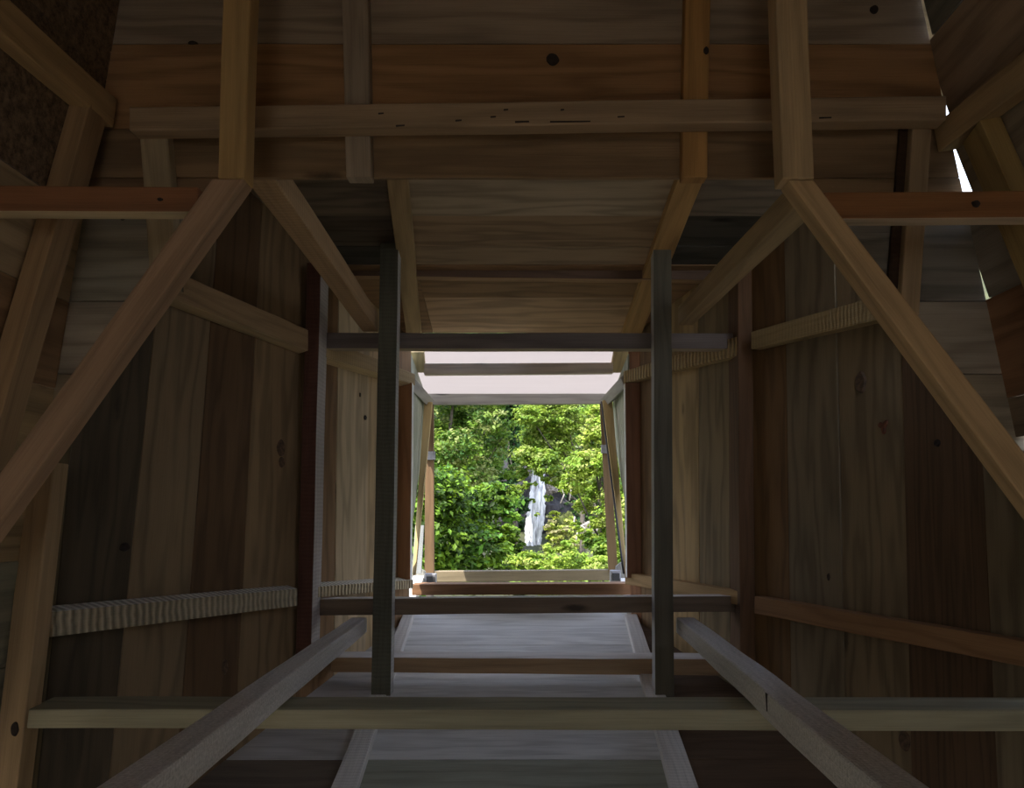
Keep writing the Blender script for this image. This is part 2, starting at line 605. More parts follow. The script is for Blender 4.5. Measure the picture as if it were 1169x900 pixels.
def zpx(px, py): return at(px, py, YN).z


ysl = [-140, 60, 92, 246, 346, 444, 540, 640, 760, 1000]
ysl_z = [zpx(100, y) for y in ysl]
room_side('wall_left_near', P_L, La, Lb, ysl_z,
          [BROWN, OLIVE, OLIVE, (.36, .27, .16), (.27, .165, .085), (.40, .285, .15), (.33, .24, .13), (.22, .21, .15), (.22, .21, .15)],
          [M_OSB, M_OSB, M_OSB, M_BOARD, M_BOARD, M_BOARD, M_BOARD, M_BOARD, M_BOARD], YN - .001, 1)
ysr = [-140, 44, 138, 250, 342, 455, 500, 640, 760, 1000]
ysr_z = [zpx(1100, y) for y in ysr]
room_side('wall_right_near', P_R, Ra, Rb, ysr_z,
          [(.16, .16, .13), (.34, .25, .17), (.30, .25, .18), (.27, .24, .20), (.26, .14, .075), (.20, .15, .10), (.35, .24, .15), (.22, .19, .14), (.22, .19, .14)],
          [M_BOARD] * 9, [(YN + .005, YN - .010), (YN + .02, YN - .008), (YN + .012, YN - .036), (YN + .02, YN - .009), (YN + .02, YN + .02), (YN + .02, YN + .02), (YN - .02, YN + .02), (YN + .02, YN + .02), (YN + .02, YN + .02)], -1)


def simple_boards(name, org, ax, ay, nb, lx, ly, tvec, cols, skip=()):
    mb_ = MB()
    for i in range(nb):
        if i in skip: continue
        a0 = org + ay * (ly * i / nb + .001); a1 = org + ay * (ly * (i + 1) / nb - .001)
        mb_.slab(a0, a1, a0 + ax * lx, a1 + ax * lx, tvec, jit(random.choice(cols), .1), warp=.001)
    o = mb_.build(name, M_BOARD, bevel=.001)
    o['kind'] = 'structure'
    return o


xt0, xt1 = on_line(La, Lb, ZTOP).x, on_line(Ra, Rb, ZTOP).x
simple_boards('ceiling_near', V((xt0 - .03, YB, ZTOP)), V((1, 0, 0)), V((0, 1, 0)), 18, xt1 - xt0 + .06, YN - YB + .03, V((0, 0, .02)), [BROWN, OLIVE, TAN])
zb = floor_z(1.57) - .01
xb0, xb1 = on_line(La, Lb, zb).x, on_line(Ra, Rb, zb).x
simple_boards('floor_near', V((xb0 - .05, YB, zb)), V((1, 0, 0)), V((0, 1, 0)), 18, xb1 - xb0 + .1, 1.58 - YB, V((0, 0, -.02)), [(.66, .55, .40), (.60, .49, .34), (.64, .55, .43)])
# rear wall with an open doorway in the middle
DW = 0.2
mb = MB()
nbk = 14
for i in range(nbk):
    z0 = zb + (ZTOP - zb) * i / nbk + .001; z1 = zb + (ZTOP - zb) * (i + 1) / nbk - .001
    for xa, xb_ in ((-1.35, -DW), (DW, 1.35)):
        if i >= nbk - 4: continue
        mb.slab(V((xa, YB, z0)), V((xa, YB, z1)), V((xb_, YB, z0)), V((xb_, YB, z1)), V((0, -.02, 0)), jit(TAN, .1))
for i in range(nbk - 4, nbk):
    z0 = zb + (ZTOP - zb) * i / nbk + .001; z1 = zb + (ZTOP - zb) * (i + 1) / nbk - .001
    mb.slab(V((-1.35, YB, z0)), V((-1.35, YB, z1)), V((1.35, YB, z0)), V((1.35, YB, z1)), V((0, -.02, 0)), jit(TAN, .1))
o = mb.build('wall_back', M_BOARD, bevel=.001); o['kind'] = 'structure'


# ------------------------------------------------------------------ single timbers
def timber(name, label, cat, group, quad, off, col, mat=M_BEAM, bevel=.003, warp=.002, sides=None):
    """quad = a0,a1 (start edge), b0,b1 (end edge) as points"""
    mb_ = MB()
    a0, a1, b0, b1 = quad
    mb_.slab(a0, a1, b0, b1, off, col, warp=warp, sides=sides, n=max(4, min(24, int((a0 - b0).length / .08))))
    o = mb_.build(name, mat, bevel=bevel)
    tag(o, label, cat, group)
    return o


def yq(Y, *pts):
    return [at(x, y, Y) for x, y in pts]


def pq(P, *pts):
    return [hit(x, y, P) for x, y in pts]


back = lambda d: V((0, d, 0))

# battens on the far wall of the near room (behind the bars)
G = 'upright battens on the front wall of the room'
YBt = YN - .032
timber('batten', 'grey-tan upright batten on the front wall, left of the black knot', 'batten', G,
       yq(YBt, (387.5, -128), (418, -128), (395, 202.5), (424, 202.5)), back(.032), GREYT)
timber('batten', 'orange upright batten on the front wall, right of the black knot', 'batten', G,
       yq(YBt, (784, -128), (813, -128), (779, 202.5), (808, 202.5)), back(.032), (.42, .235, .085))
timber('batten', 'pale upright batten near the left corner, passing behind the left red-brown crossbar', 'batten', G,
       yq(YBt, (157, 128), (189, 128), (172, 330), (203, 330)), back(.032), (.40, .32, .20))
timber('batten', 'tan upright batten near the right corner, passing behind the right red-brown crossbar', 'batten', G,
       yq(YBt, (1044, 116), (1066, 116), (1028, 360), (1050, 360)), back(.032), (.36, .26, .155))
timber('batten', 'dark splintered upright strip beside the tan batten near the right corner', 'batten', G,
       yq(YN - .012, (1028, 140), (1040.5, 140), (1013, 330), (1026.5, 330)), back(.012), (.05, .028, .016), M_SAWN)

# bars of the near room
timber('crossbar', 'long light brown crossbar with bark specks running along the top of the front wall', 'crossbar', 'crossbars of the near frame',
       yq(1.478, (147, 122), (147, 149), (1081, 109), (1081, 137)), back(.038), (.33, .235, .145))
Y1 = 1.235
timber('crossbar', 'red-brown crossbar on the left, its pale underside showing, ending at the left diagonal brace', 'crossbar', 'crossbars of the near frame',
       yq(1.285, (-40, 211), (-40, 241), (226, 213), (226, 242)), back(.036), (.25, .115, .055), sides={1: (.56, .45, .28)})
timber('crossbar', 'red-brown crossbar on the right with a dark knot, ending at the right diagonal brace', 'crossbar', 'crossbars of the near frame',
       yq(1.285, (940, 219), (940, 250), (1205, 217), (1205, 248)), back(.036), (.25, .115, .045), sides={1: (.56, .44, .30)})
# uprights
timber('upright', 'orange-brown upright above the left diagonal brace, in front of the long top crossbar', 'upright', 'uprights of the near frame',
       yq(Y1, (264, -290), (297, -290), (248, 204), (279, 204)), back(.042), (.40, .26, .11))
timber('upright', 'tan upright above the right diagonal brace, leaning slightly left at its top', 'upright', 'uprights of the near frame',
       yq(Y1, (876, -290), (912, -290), (894, 204), (930, 204)), back(.046), (.42, .30, .165))
# diagonals
timber('diagonal_brace', 'left diagonal brace with grey scuffs running down to the left edge', 'brace', 'diagonal braces of the near frame',
       yq(Y1 + .002, (242, 204), (279, 204), (-112, 694), (-95, 729)), back(.042), (.33, .215, .135), M_BEAM)
timber('diagonal_brace', 'right diagonal brace, clean tan wood, running down to the right edge', 'brace', 'diagonal braces of the near frame',
       yq(Y1 + .002, (929, 205), (900, 205), (1310, 698), (1295, 741)), back(.042), (.44, .30, .155))

# timbers on the side walls of the near room
PLi, PRi = shifted(P_L, .042), shifted(P_R, .042)


def wall_member(name, label, cat, group, P, a, b, wid, col, mat=M_BEAM, d=.042, ext=0.0):
    """centre-line by pixel on the inner face, running a -> b, thickness d towards the wall"""
    p, q = hit(*a, P), hit(*b, P)
    t = (q - p).normalized()
    q = q + t * ext
    s = P[1].cross(t).normalized() * wid / 2
    return timber(name, label, cat, group, [p - s, p + s, q - s, q + s], -P[1] * d, col, mat)


wall_member('wall_rail', 'tan rail on the left wall rising from the top crossbar to the top left corner', 'rail', 'rails on the near side walls', PLi, (132, 130), (0, 12), .062, (.42, .285, .14), ext=1.4)
wall_member('wall_rail', 'tan rail on the right wall, from the top crossbar to the right edge', 'rail', 'rails on the near side walls', PRi, (1068, 160), (1169, 78), .058, (.40, .285, .15), ext=1.4)
wall_member('wall_stud', 'leaning stud on the left wall, brown with a paler edge, passing behind the left crossbar', 'stud', 'studs on the near side walls', PLi, (113, 128), (16, 470), .060, (.33, .215, .115), ext=.75)
wall_member('wall_stud', 'leaning yellow-brown stud on the right wall beside the bright slit', 'stud', 'studs on the near side walls', PRi, (1108, 150), (1172, 300), .066, (.36, .25, .10), ext=1.0)

def chip(parent, name, pts, d, mat, push):
    """small flat inlay on a face: outline points already on the face, standing proud by a hair"""
    mb_ = MB(); a0, a1, b0, b1 = pts
    mb_.slab(a0 + push, a1 + push, b0 + push, b1 + push, -push.normalized() * d, (1, 1, 1), n=3, warp=.0006)
    bpy.context.view_layer.update()
    return mb_.build(name, mat, parent=parent, bevel=0)


TIMBER = {o['label']: o for o in C.objects if 'label' in o}
top_bar = next(o for k, o in TIMBER.items() if k.startswith('long light brown'))
for (x, y, w, h) in ((588, 138.5, 16, 1.8), (628, 138.5, 46, 1.6), (452, 143, 10, 1.6), (520, 137, 7, 2), (560, 133, 6, 1.5), (705, 133, 8, 1.6), (432, 129, 6, 1.6), (935, 134, 14, 1.6), (640, 125, 4, 1.6), (575, 125, 5, 1.5)):
    chip(top_bar, 'bark_fleck', yq(1.478, (x, y), (x, y + h), (x + w, y - .3), (x + w, y + h * .6)), .003, M_KNOT, V((0, -.0012, 0)))

# ------------------------------------------------------------------ bottom bar, its post
timber('corner_post', 'tan post with a round knot at the lower left edge', 'post', None,
       yq(1.52, (33, 528), (62, 528), (-18, 960), (12, 960)), back(.05), (.36, .25, .14))
timber('crossbar', 'long grey-green crossbar across the bottom, under the two long lower beams', 'crossbar', 'crossbars of the near frame',
       yq(1.53, (29.5, 810), (29.5, 832), (1226, 811), (1226, 836)), V((0, .09, .004)), (.31, .29, .20))

# ------------------------------------------------------------------ the four long corner beams


def corner_beam(name, label, e0, Ya, e1, Yb, sx, sz, w0, w1, h, col, mat, ext=0.0):
    p, q = at(*e0, Ya), at(*e1, Yb)
    t = (q - p)
    p = p - t * ext
    mb_ = MB()
    # face towards the axis first: horizontal face width w, then height h away
    mb_.slab(p, p + V((sx * w0, 0, 0)), q, q + V((sx * w1, 0, 0)), V((0, 0, sz * h)), col, n=22, warp=.003)
    o = mb_.build(name, mat, bevel=.004)
    return tag(o, label, 'beam', 'long corner beams of the tunnel')


corner_beam('corner_beam', 'upper left corner beam, saw-marked tan wood, slanting down to the left dark post', (313, 203), 1.575, (432, 379), 2.53, -1, 1, .066, .054, .064, (.42, .285, .16), M_SAWN)
corner_beam('corner_beam', 'upper right corner beam, knotty tan wood with a split, slanting down to the right dark post', (931, 212), 1.575, (774, 372), 2.53, 1, 1, .062, .050, .066, (.42, .31, .175), M_BEAM)
corner_beam('corner_beam', 'lower left corner beam, grey fuzzy wood, rising from the bottom edge to the left dark post', (159, 900), .88, (419, 705), 2.53, -1, -1, .055, .054, .050, (.66, .64, .63), M_FUZZY, ext=.9)
corner_beam('corner_beam', 'lower right corner beam, grey weathered wood with a dark crack, rising from the bottom edge to the right dark post', (1007, 900), .88, (772, 705), 2.53, 1, -1, .053, .062, .052, (.66, .64, .615), M_FUZZY, ext=.9)

bpy.context.view_layer.update()
for o in list(C.objects):
    if o.name.startswith('corner_post'): knot(o, 17, 833, (V((0, 1.52, 0)), V((0, -1, 0))), .012, M_KNOT, .8, 1.3)
    if o.get('label', '').startswith('red-brown crossbar on the right'): knot(o, 1114, 233, (V((0, 1.285, 0)), V((0, -1, 0))), .008, M_KNOT, 1.1, .9)
    if o.get('label', '').startswith('orange upright batten'): knot(o, 806, 58, (V((0, YBt, 0)), V((0, -1, 0))), .008, M_KNOT, .8, 1.2)
    if o.get('label', '').startswith('red-brown crossbar on the left'): knot(o, 183, 228, (V((0, 1.285, 0)), V((0, -1, 0))), .005, M_KNOT, 1.2, .7)
    if o.get('label', '').startswith('lower right corner beam'):
        p_, q_ = at(1007, 900, .88), at(772, 705, 2.53)
        xs_ = p_.lerp(q_, .30)
        e_ = V((-.0012, 0, 0))
        chip(o, 'crack', [xs_ + V((0, 0, -.002)), xs_ + V((0, .012, -.002)), xs_ + V((0, .002, -.034)), xs_ + V((0, .007, -.034))], .003, M_KNOT, e_)

# ------------------------------------------------------------------ middle frame
timber('frame_post', 'dark grey-green post, the left one of the middle frame', 'post', 'posts of the middle frame',
       yq(2.47, (434, 277), (455, 277), (423.5, 795), (446, 795)), back(.055), (.10, .10, .075), M_SAWN, sides={1: (.50, .50, .50)})  # pale right side is window light put into the colour
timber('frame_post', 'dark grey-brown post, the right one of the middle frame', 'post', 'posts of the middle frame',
       yq(2.47, (746, 277), (766.5, 277), (747.5, 796), (769.5, 796)), back(.055), (.10, .09, .065), M_BEAM, sides={3: (.45, .45, .45)})  # pale left side holds window light as colour
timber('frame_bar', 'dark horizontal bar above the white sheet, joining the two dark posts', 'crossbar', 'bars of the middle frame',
       yq(2.53, (372, 380), (372, 398), (837, 380.5), (837, 398.5)), back(.05), (.15, .125, .115), sides={1: (.40, .32, .22)})  # lighter underside is floor bounce put into the colour
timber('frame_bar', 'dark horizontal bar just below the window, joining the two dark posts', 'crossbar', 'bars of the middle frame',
       yq(2.53, (357, 684), (357, 703), (841, 681), (841, 699)), back(.06), (.17, .125, .09), sides={3: (.68, .66, .66)})  # pale top face is light from the window, set as colour
G = 'posts against the tunnel walls'
timber('wall_post', 'dark red-brown post against the left tunnel wall with a grey saw-marked side', 'post', G,
       yq(2.44, (350.5, 300), (366.5, 300), (336.5, 775), (354.5, 775)), back(.10), (.095, .042, .030), M_SAWN, sides={1: (.42, .38, .36)})  # grey saw-marked side also carries window light in its colour
timber('wall_post', 'dark brown post against the right tunnel wall', 'post', G,
       yq(2.47, (842, 300), (858.5, 300), (845, 775), (862.5, 775)), back(.12), (.135, .075, .04), M_BEAM)

# ------------------------------------------------------------------ rails on the tunnel walls
PLW, PRW = shifted(P_LW, .04), shifted(P_RW, .04)
G = 'rails along the tunnel walls'


def rail(label, P, quad, col, mat, dn=.04, rise=0.0, sides=None):
    return timber('wall_rail', label, 'rail', G, pq(P, *quad), -P[1] * dn + V((0, 0, rise)), col, mat, sides=sides)


rail('upper rail on the left tunnel wall, in front of the dark left wall post', PLW, ((172, 297), (172, 331), (352, 377), (352, 401)), (.33, .225, .125), M_BEAM, rise=-.008, sides={1: (.50, .38, .22)})  # underside painted lighter for light bounced off the floor
rail('upper rail on the left tunnel wall, beyond the dark left wall post', PLW, ((366, 385), (366, 406), (474, 427), (474, 440)), (.40, .29, .15), M_SAWN, rise=-.012, sides={1: (.60, .45, .25)})  # bounce light from below is in the underside colour
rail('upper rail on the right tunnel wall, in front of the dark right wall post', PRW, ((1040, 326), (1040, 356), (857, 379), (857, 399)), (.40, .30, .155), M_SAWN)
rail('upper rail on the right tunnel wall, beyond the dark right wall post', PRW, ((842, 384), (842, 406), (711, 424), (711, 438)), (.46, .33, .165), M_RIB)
rail('ribbed pale lower rail on the left tunnel wall, nearer than the dark left wall post', PLW, ((36, 701), (36, 731), (340, 672), (340, 692)), (.44, .38, .27), M_RIB, rise=.010, sides={3: (.62, .60, .56)})  # lighter top face is painted window light
rail('ribbed pale lower rail on the left tunnel wall, beyond the dark left wall post', PLW, ((360, 670), (360, 683), (472, 662), (472, 672)), (.48, .40, .26), M_RIB, rise=.012, sides={3: (.66, .64, .58)})  # top face tone holds light from the window
rail('red-brown lower rail on the right tunnel wall, in front of the dark right wall post', PRW, ((1190, 736), (1190, 766), (861, 681), (861, 701)), (.29, .16, .075), M_BEAM)
rail('tan lower rail on the right tunnel wall, beyond the dark right wall post', PRW, ((848, 676), (848, 692), (713, 654), (713, 667)), (.40, .265, .125), M_BEAM)

# ------------------------------------------------------------------ ceiling battens and bar, floor battens and bar
PCi, PFi = shifted(P_C, .03), shifted(P_F, .03)
G = 'battens under the tunnel ceiling'


def cbat(label, quad, col, mat=M_BEAM):
    return timber('ceiling_batten', label, 'batten', G, pq(PCi, *quad), -P_C[1] * .03, col, mat)


cbat('pale batten running along the ceiling, left, behind the left dark post', ((437, 170), (463, 170), (465.5, 398), (482, 398)), (.43, .31, .165))
cbat('orange batten running along the ceiling, right, behind the right dark post', ((786, 170), (818, 170), (705, 398), (726, 398)), (.45, .275, .115))
cbat('short pale end of ceiling batten at the left end of the bright white sheet', ((467, 402), (484, 402), (470, 426), (486, 426)), (.46, .38, .24))
cbat('short tan end of ceiling batten at the right end of the bright white sheet', ((701, 402), (724, 402), (697, 426), (717, 426)), (.46, .34, .19))
ycb = hit(600, 318, PCi).y
timber('ceiling_bar', 'dark bar across the ceiling between the battens, above the window', 'crossbar', 'bars across the tunnel',
       yq(ycb, (388, 297), (388, 315), (812, 303), (812, 320)), back(.045), (.15, .10, .075), sides={1: (.36, .22, .12)})
timber('ceiling_bar', 'light grey-brown bar across the bright white sheet', 'crossbar', 'bars across the tunnel',
       yq(3.20, (484, 415), (484, 428), (700, 414), (700, 426)), back(.035), (.78, .68, .56))
G = 'battens along the tunnel floor'


def fbat(label, quad, col, mat=M_SAWN):
    return timber('floor_batten', label, 'batten', G, pq(PFi, *quad), -P_F[1] * .03, col, mat)


fbat('grey batten along the floor on the left, its far end paint-stained', ((358, 945), (391, 945), (460, 701), (472, 701)), (.66, .65, .62))
fbat('grey batten along the floor on the right', ((778, 945), (814, 945), (713, 701), (727, 701)), (.66, .64, .61))
fbat('short pale floor batten end at the left of the sill', ((456, 697), (470, 697), (474, 652), (486, 652)), (.74, .72, .68))
fbat('short pale floor batten end at the right of the sill', ((716, 697), (732, 697), (708, 660), (721, 660)), (.74, .71, .66))
yfb = hit(600, 770, PFi).y
timber('floor_bar', 'brown bar across the floor with a pale top, between the two lower bars', 'crossbar', 'bars across the tunnel',
       yq(yfb, (378, 751), (378, 768), (822, 753), (822, 772)), V((0, .055, .012)), (.34, .225, .13), sides={3: (.66, .64, .63)})  # top face painted pale for the light falling on it
timber('sill_board', 'red-brown sill board under the window', 'sill', None,
       yq(3.28, (470, 667.5), (470, 680), (722, 666), (722, 679)), back(.10), (.21, .11, .055))

# ------------------------------------------------------------------ end posts of the taper
timber('end_post', 'orange-brown narrow post left of the window with a bright inner edge', 'post', 'end posts beside the window',
       yq(3.10, (452, 437), (470.5, 437), (448, 662), (468.5, 662)), back(.05), (.36, .185, .085), sides={1: (.78, .78, .76)})  # bright inner edge is window light painted into the side colour
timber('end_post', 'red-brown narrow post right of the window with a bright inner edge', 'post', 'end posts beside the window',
       yq(3.12, (713.5, 437), (730, 437), (716, 660), (733, 660)), back(.05), (.26, .13, .075), sides={3: (.74, .75, .74)})  # inner side coloured pale to show light from the window

# ------------------------------------------------------------------ window bay
mb = MB()
zt0, zt1 = ceil_z(3.31), ceil_z(3.93) + .036
mb.slab(V((-.56, 3.31, zt0)), V((.52, 3.31, zt0)), V((-.56, 3.93, zt1)), V((.52, 3.93, zt1)), V((0, .0, .006)), (.9, .9, .9), n=6, warp=0)
sheet = mb.build('roof_sheet', M_SHEET, bevel=0)
tag(sheet, 'bright milky white roof sheet above the window', 'roof sheet')
timber('top_plate', 'grey bar running back to the upper left corner of the window', 'bar', 'top plates beside the white sheet',
       [at(466, 424, 3.18), at(474, 432, 3.18), at(489, 451, 3.86), at(495, 457, 3.86)], V((-.02, 0, -.045)), (.36, .35, .34))
timber('top_plate', 'grey bar running back to the upper right corner of the window', 'bar', 'top plates beside the white sheet',
       [at(717, 424, 3.18), at(708, 431, 3.18), at(693, 451, 3.86), at(685, 456.5, 3.86)], V((.02, 0, -.045)), (.36, .35, .34))

for sgn, pts, lab in ((-1, ((469.5, 404, 3.20), (486, 451, 3.86), (469.3, 610, 3.20), (484, 500, 3.86)), 'weathered green-grey side panel left of the window, cut on a slant'),
                      (1, ((717, 404, 3.20), (699, 450, 3.86), (718, 600, 3.20), (701, 500, 3.86)), 'weathered green-grey side panel right of the window, cut on a slant')):
    a0, b0, a1, b1 = [at(*p) for p in pts]
    mb = MB()
    for k in range(5):
        t0, t1 = k / 5 + .004, (k + 1) / 5 - .004
        mb.slab(a0.lerp(b0, t0), a0.lerp(b0, t1), a1.lerp(b1, t0), a1.lerp(b1, t1), V((sgn * .018, 0, 0)), jit((.36, .38, .31), .1), warp=.001)
    o = mb.build('side_panel', M_BOARD, bevel=.001)
    tag(o, lab, 'panel', 'side panels of the window bay')

timber('slanting_brace', 'long yellow-brown slanting brace left of the window, wide at its top', 'brace', 'slanting braces beside the window',
       [at(484, 459, 3.74), at(493.5, 459, 3.74), at(470.6, 657, 3.22), at(474, 657, 3.22)], V((0, .03, 0)), (.42, .32, .15), M_BEAM)
timber('slanting_brace', 'long yellow-brown slanting brace right of the window, ending at the black clip', 'brace', 'slanting braces beside the window',
       [at(688, 457, 3.74), at(699, 457, 3.74), at(713, 655, 3.22), at(716, 655, 3.22)], V((0, .03, 0)), (.42, .31, .14), M_BEAM)
# black cord down the right side


def tube_obj(name, pts, r, mat, parent=None, n=8, radii=None):
    me = bpy.data.meshes.new(name)
    bm = bmesh.new()
    rings = []
    for i, p in enumerate(pts):
        a = pts[max(0, i - 1)]; b = pts[min(len(pts) - 1, i + 1)]
        t = (b - a).normalized()
        ref = V((0, 0, 1)) if abs(t.z) < .9 else V((1, 0, 0))
        x = t.cross(ref).normalized(); y = t.cross(x)
        rr = radii[i] if radii else r
        rings.append([bm.verts.new(p + (x * math.cos(2 * math.pi * k / n) + y * math.sin(2 * math.pi * k / n)) * rr) for k in range(n)])
    for i in range(len(rings) - 1):
        for k in range(n):
            bm.faces.new((rings[i][k], rings[i][(k + 1) % n], rings[i + 1][(k + 1) % n], rings[i + 1][k]))
    bm.faces.new(rings[0][::-1]); bm.faces.new(rings[-1])
    bmesh.ops.recalc_face_normals(bm, faces=bm.faces)
    for f in bm.faces: f.smooth = True
    bm.to_mesh(me); bm.free()
    me.materials.append(mat)
    o = bpy.data.objects.new(name, me); C.objects.link(o)
    if parent is not None:
        o.parent = parent; o.matrix_parent_inverse = parent.matrix_basis.inverted()
    return o


cd = [at(686.5, 459, 3.725).lerp(at(712, 655, 3.205), i / 12) + V((0, 0, -.003 * math.sin(math.pi * i / 12))) for i in range(13)]
tag(tube_obj('cord', cd, .0045, M_DARKPL), 'thin black cord stretched along the slanting brace right of the window', 'cord')

# the window frame: one thing with its rails, stiles, clips and corner blocks
wf = bpy.data.objects.new('window_1', None); C.objects.link(wf)
wf.location = at(592, 660, YW); wf.empty_display_size = .1
wf['kind'] = 'structure'
bpy.context.view_layer.update()


def part(name, quad, off, col, mat=M_BEAM, label=None, bevel=.002, parent=wf):
    mb_ = MB()
    mb_.slab(*quad, off, col, warp=.0008)
    o = mb_.build(name, mat, parent=parent, bevel=bevel)
    if label: o['label'] = label
    return o


part('top_rail', yq(YW - .01, (489, 449.5), (489, 462), (692, 449.5), (692, 461)), back(.03), (.40, .39, .37), label='grey top rail')
part('bottom_rail', yq(YW, (483, 653), (483, 665), (705, 651), (705, 663)), V((0, .03, .004)), (.20, .16, .10))
part('stile', yq(YW - .004, (486, 455), (495, 455), (484.5, 655), (495.5, 655)), back(.02), (.17, .105, .055))
part('stile', yq(YW - .004, (684.5, 455), (693, 455), (695, 654), (705.5, 654)), back(.02), (.17, .11, .055))
part('clip', yq(YW - .022, (485.5, 515.5), (485.5, 525), (496.5, 515.5), (496.5, 525)), back(.02), (.8, .8, .8), M_METAL, 'small grey metal clip', .0015)
part('clip', yq(YW - .022, (686.5, 508), (686.5, 517.5), (696, 508), (696, 517.5)), back(.02), (.8, .8, .8), M_METAL, 'small grey metal clip', .0015)
for bx in ((484.5, 497.5, 655.5, 668), (697, 709, 651.5, 664.5)):
    x0, x1, y0, y1 = bx
    part('corner_block', yq(3.60, (x0, y0), (x0, y1), (x1, y0), (x1, y1)), back(.045), (.8, .8, .8), M_METAL, 'square grey metal corner socket', .003)
    part('socket_plug', yq(3.594, (x0 + 2.2, y0 + 3), (x0 + 2.2, y1 - 1.5), (x1 - 1.5, y0 + 3), (x1 - 1.5, y1 - 1.5)), back(.02), (.8, .8, .8), M_DARKPL, 'black plug', .002)
for q in (((470, 645), (468, 668), (485, 652), (485, 668)), ((703, 647), (703, 665), (712, 640), (718, 666))):
    part('gusset', yq(3.64, *q), back(.02), (.26, .255, .23), M_SAWN, 'pale weathered corner gusset')
part('prop_strut', [at(474, 600, 3.70), at(484, 600, 3.70), at(470, 655, 3.45), at(481, 655, 3.45)], back(.015), (.17, .175, .17), M_SAWN, 'grey weathered strut')

# ------------------------------------------------------------------ outdoors


def leaf_mesh(name, centers, normals, sizes, cols, mat, parent):
    n = len(centers)
    rng = np.random.default_rng(len(centers))
    nr = normals / np.linalg.norm(normals, axis=1, keepdims=True)
    rv = rng.normal(size=(n, 3))
    t = np.cross(nr, rv); t /= np.linalg.norm(t, axis=1, keepdims=True)
    b = np.cross(nr, t)
    s = sizes[:, None]
    # folded pointed leaf: base, left, tip, right, raised sides
    v0 = centers - t * s * .55
    v1 = centers + b * s * .33 - t * s * .05 + nr * s * .12
    v2 = centers + t * s * .6 - nr * s * .08
    v3 = centers - b * s * .33 - t * s * .05 + nr * s * .12
    vv = np.stack([v0, v1, v2, v3], axis=1).reshape(-1, 3).astype(np.float32)
    me = bpy.data.meshes.new(name)
    nf = n * 2
    me.vertices.add(n * 4); me.vertices.foreach_set('co', vv.ravel())
    base = np.arange(n)[:, None] * 4
    idx = np.concatenate([base + np.array([0, 1, 2]), base + np.array([0, 2, 3])], axis=1).astype(np.int32)
    me.loops.add(nf * 3); me.loops.foreach_set('vertex_index', idx.ravel())
    me.polygons.add(nf)
    me.polygons.foreach_set('loop_start', np.arange(nf, dtype=np.int32) * 3)
    me.update(calc_edges=True)
    ca = me.color_attributes.new('col', 'FLOAT_COLOR', 'CORNER')
    c4 = np.concatenate([cols * .80, np.ones((n, 1))], axis=1)
    ca.data.foreach_set('color', np.repeat(c4, 6, axis=0).astype(np.float32).ravel())
    me.validate()
    me.materials.append(mat)
    o = bpy.data.objects.new(name, me); C.objects.link(o)
    if parent is not None:
        o.parent = parent; o.matrix_parent_inverse = parent.matrix_basis.inverted()
    return o


def tree(name, label, cat, base, clumps, nleaf, size, cols, seed, group=None, flat=0.6, trunk=True, trunk_r=.09):
    """clumps: list of (center Vector, radius); leaves sit in layered sprays on each clump"""
    root = empty(name, base, label, cat, group)
    bpy.context.view_layer.update()
    rng = np.random.default_rng(seed)
    vol = np.array([r ** 2 for _, r in clumps]); vol = vol / vol.sum()
    cs, ns, ss, cc = [], [], [], []
    for (c, r), w in zip(clumps, vol):
        k = max(20, int(nleaf * w))
        # sub-sprays
        m = max(4, k // 26)
        d = rng.normal(size=(m, 3)); d /= np.linalg.norm(d, axis=1, keepdims=True)
        rad = r * (0.55 + .5 * rng.random(m)) ** .7
        sp = np.array(c)[None] + d * rad[:, None] * np.array([1, 1, .85])
        which = rng.integers(0, m, k)
        spread = r * .20
        off = rng.normal(size=(k, 3)) * np.array([1, 1, .45]) * spread
        p = sp[which] + off
        nrm = d[which] * .5 + np.array([0, -.15, .75]) + rng.normal(size=(k, 3)) * .42
        base_c = np.array(cols)[rng.integers(0, len(cols), m)][which]
        jitv = (1 + rng.normal(size=(k, 1)) * .22).clip(.4, 1.8)
        cs.append(p); ns.append(nrm); ss.append(size * (.6 + .8 * rng.random(k))); cc.append((base_c * jitv).clip(0, .9))
    leaf_mesh('foliage', np.concatenate(cs), np.concatenate(ns), np.concatenate(ss), np.concatenate(cc), M_LEAF, root)
    if trunk:
        top = max(clumps, key=lambda q: q[0].z)[0]
        pts = [V(base).lerp(top, i / 9) + V((noise.noise(V((i * .5, seed, 0))) * .12, noise.noise(V((i * .5, seed, 9))) * .12, 0)) for i in range(10)]
        pts[0] = V(base)
        tube_obj('trunk', pts, trunk_r, M_BARK, root, 9, [trunk_r * (1.15 - .1 * i) for i in range(10)])
        for j, (c, r) in enumerate(clumps[:7]):
            s0 = pts[3 + j % 5]
            br = [s0.lerp(c, i / 5) + V((0, 0, -.12 * r * math.sin(math.pi * i / 5))) for i in range(6)]
            tube_obj('branch', br, trunk_r * .3, M_BARK, root, 6, [trunk_r * (.38 - .055 * i) for i in range(6)])
    return root


def px_clumps(specs, Y, dy=1.0, seed=0):
    r_ = random.Random(seed)
    out = []
    for (x, y, r) in specs:
        yy = Y + r_.uniform(-dy, dy)
        out.append((at(x, y, yy), r * Y / F))
    return out


def gz(Y):   # height of the forest floor in front of the window
    return -1.0 + (max(0, Y - 18) * .12 if Y < 30 else 1.44 + (Y - 30) * .9)


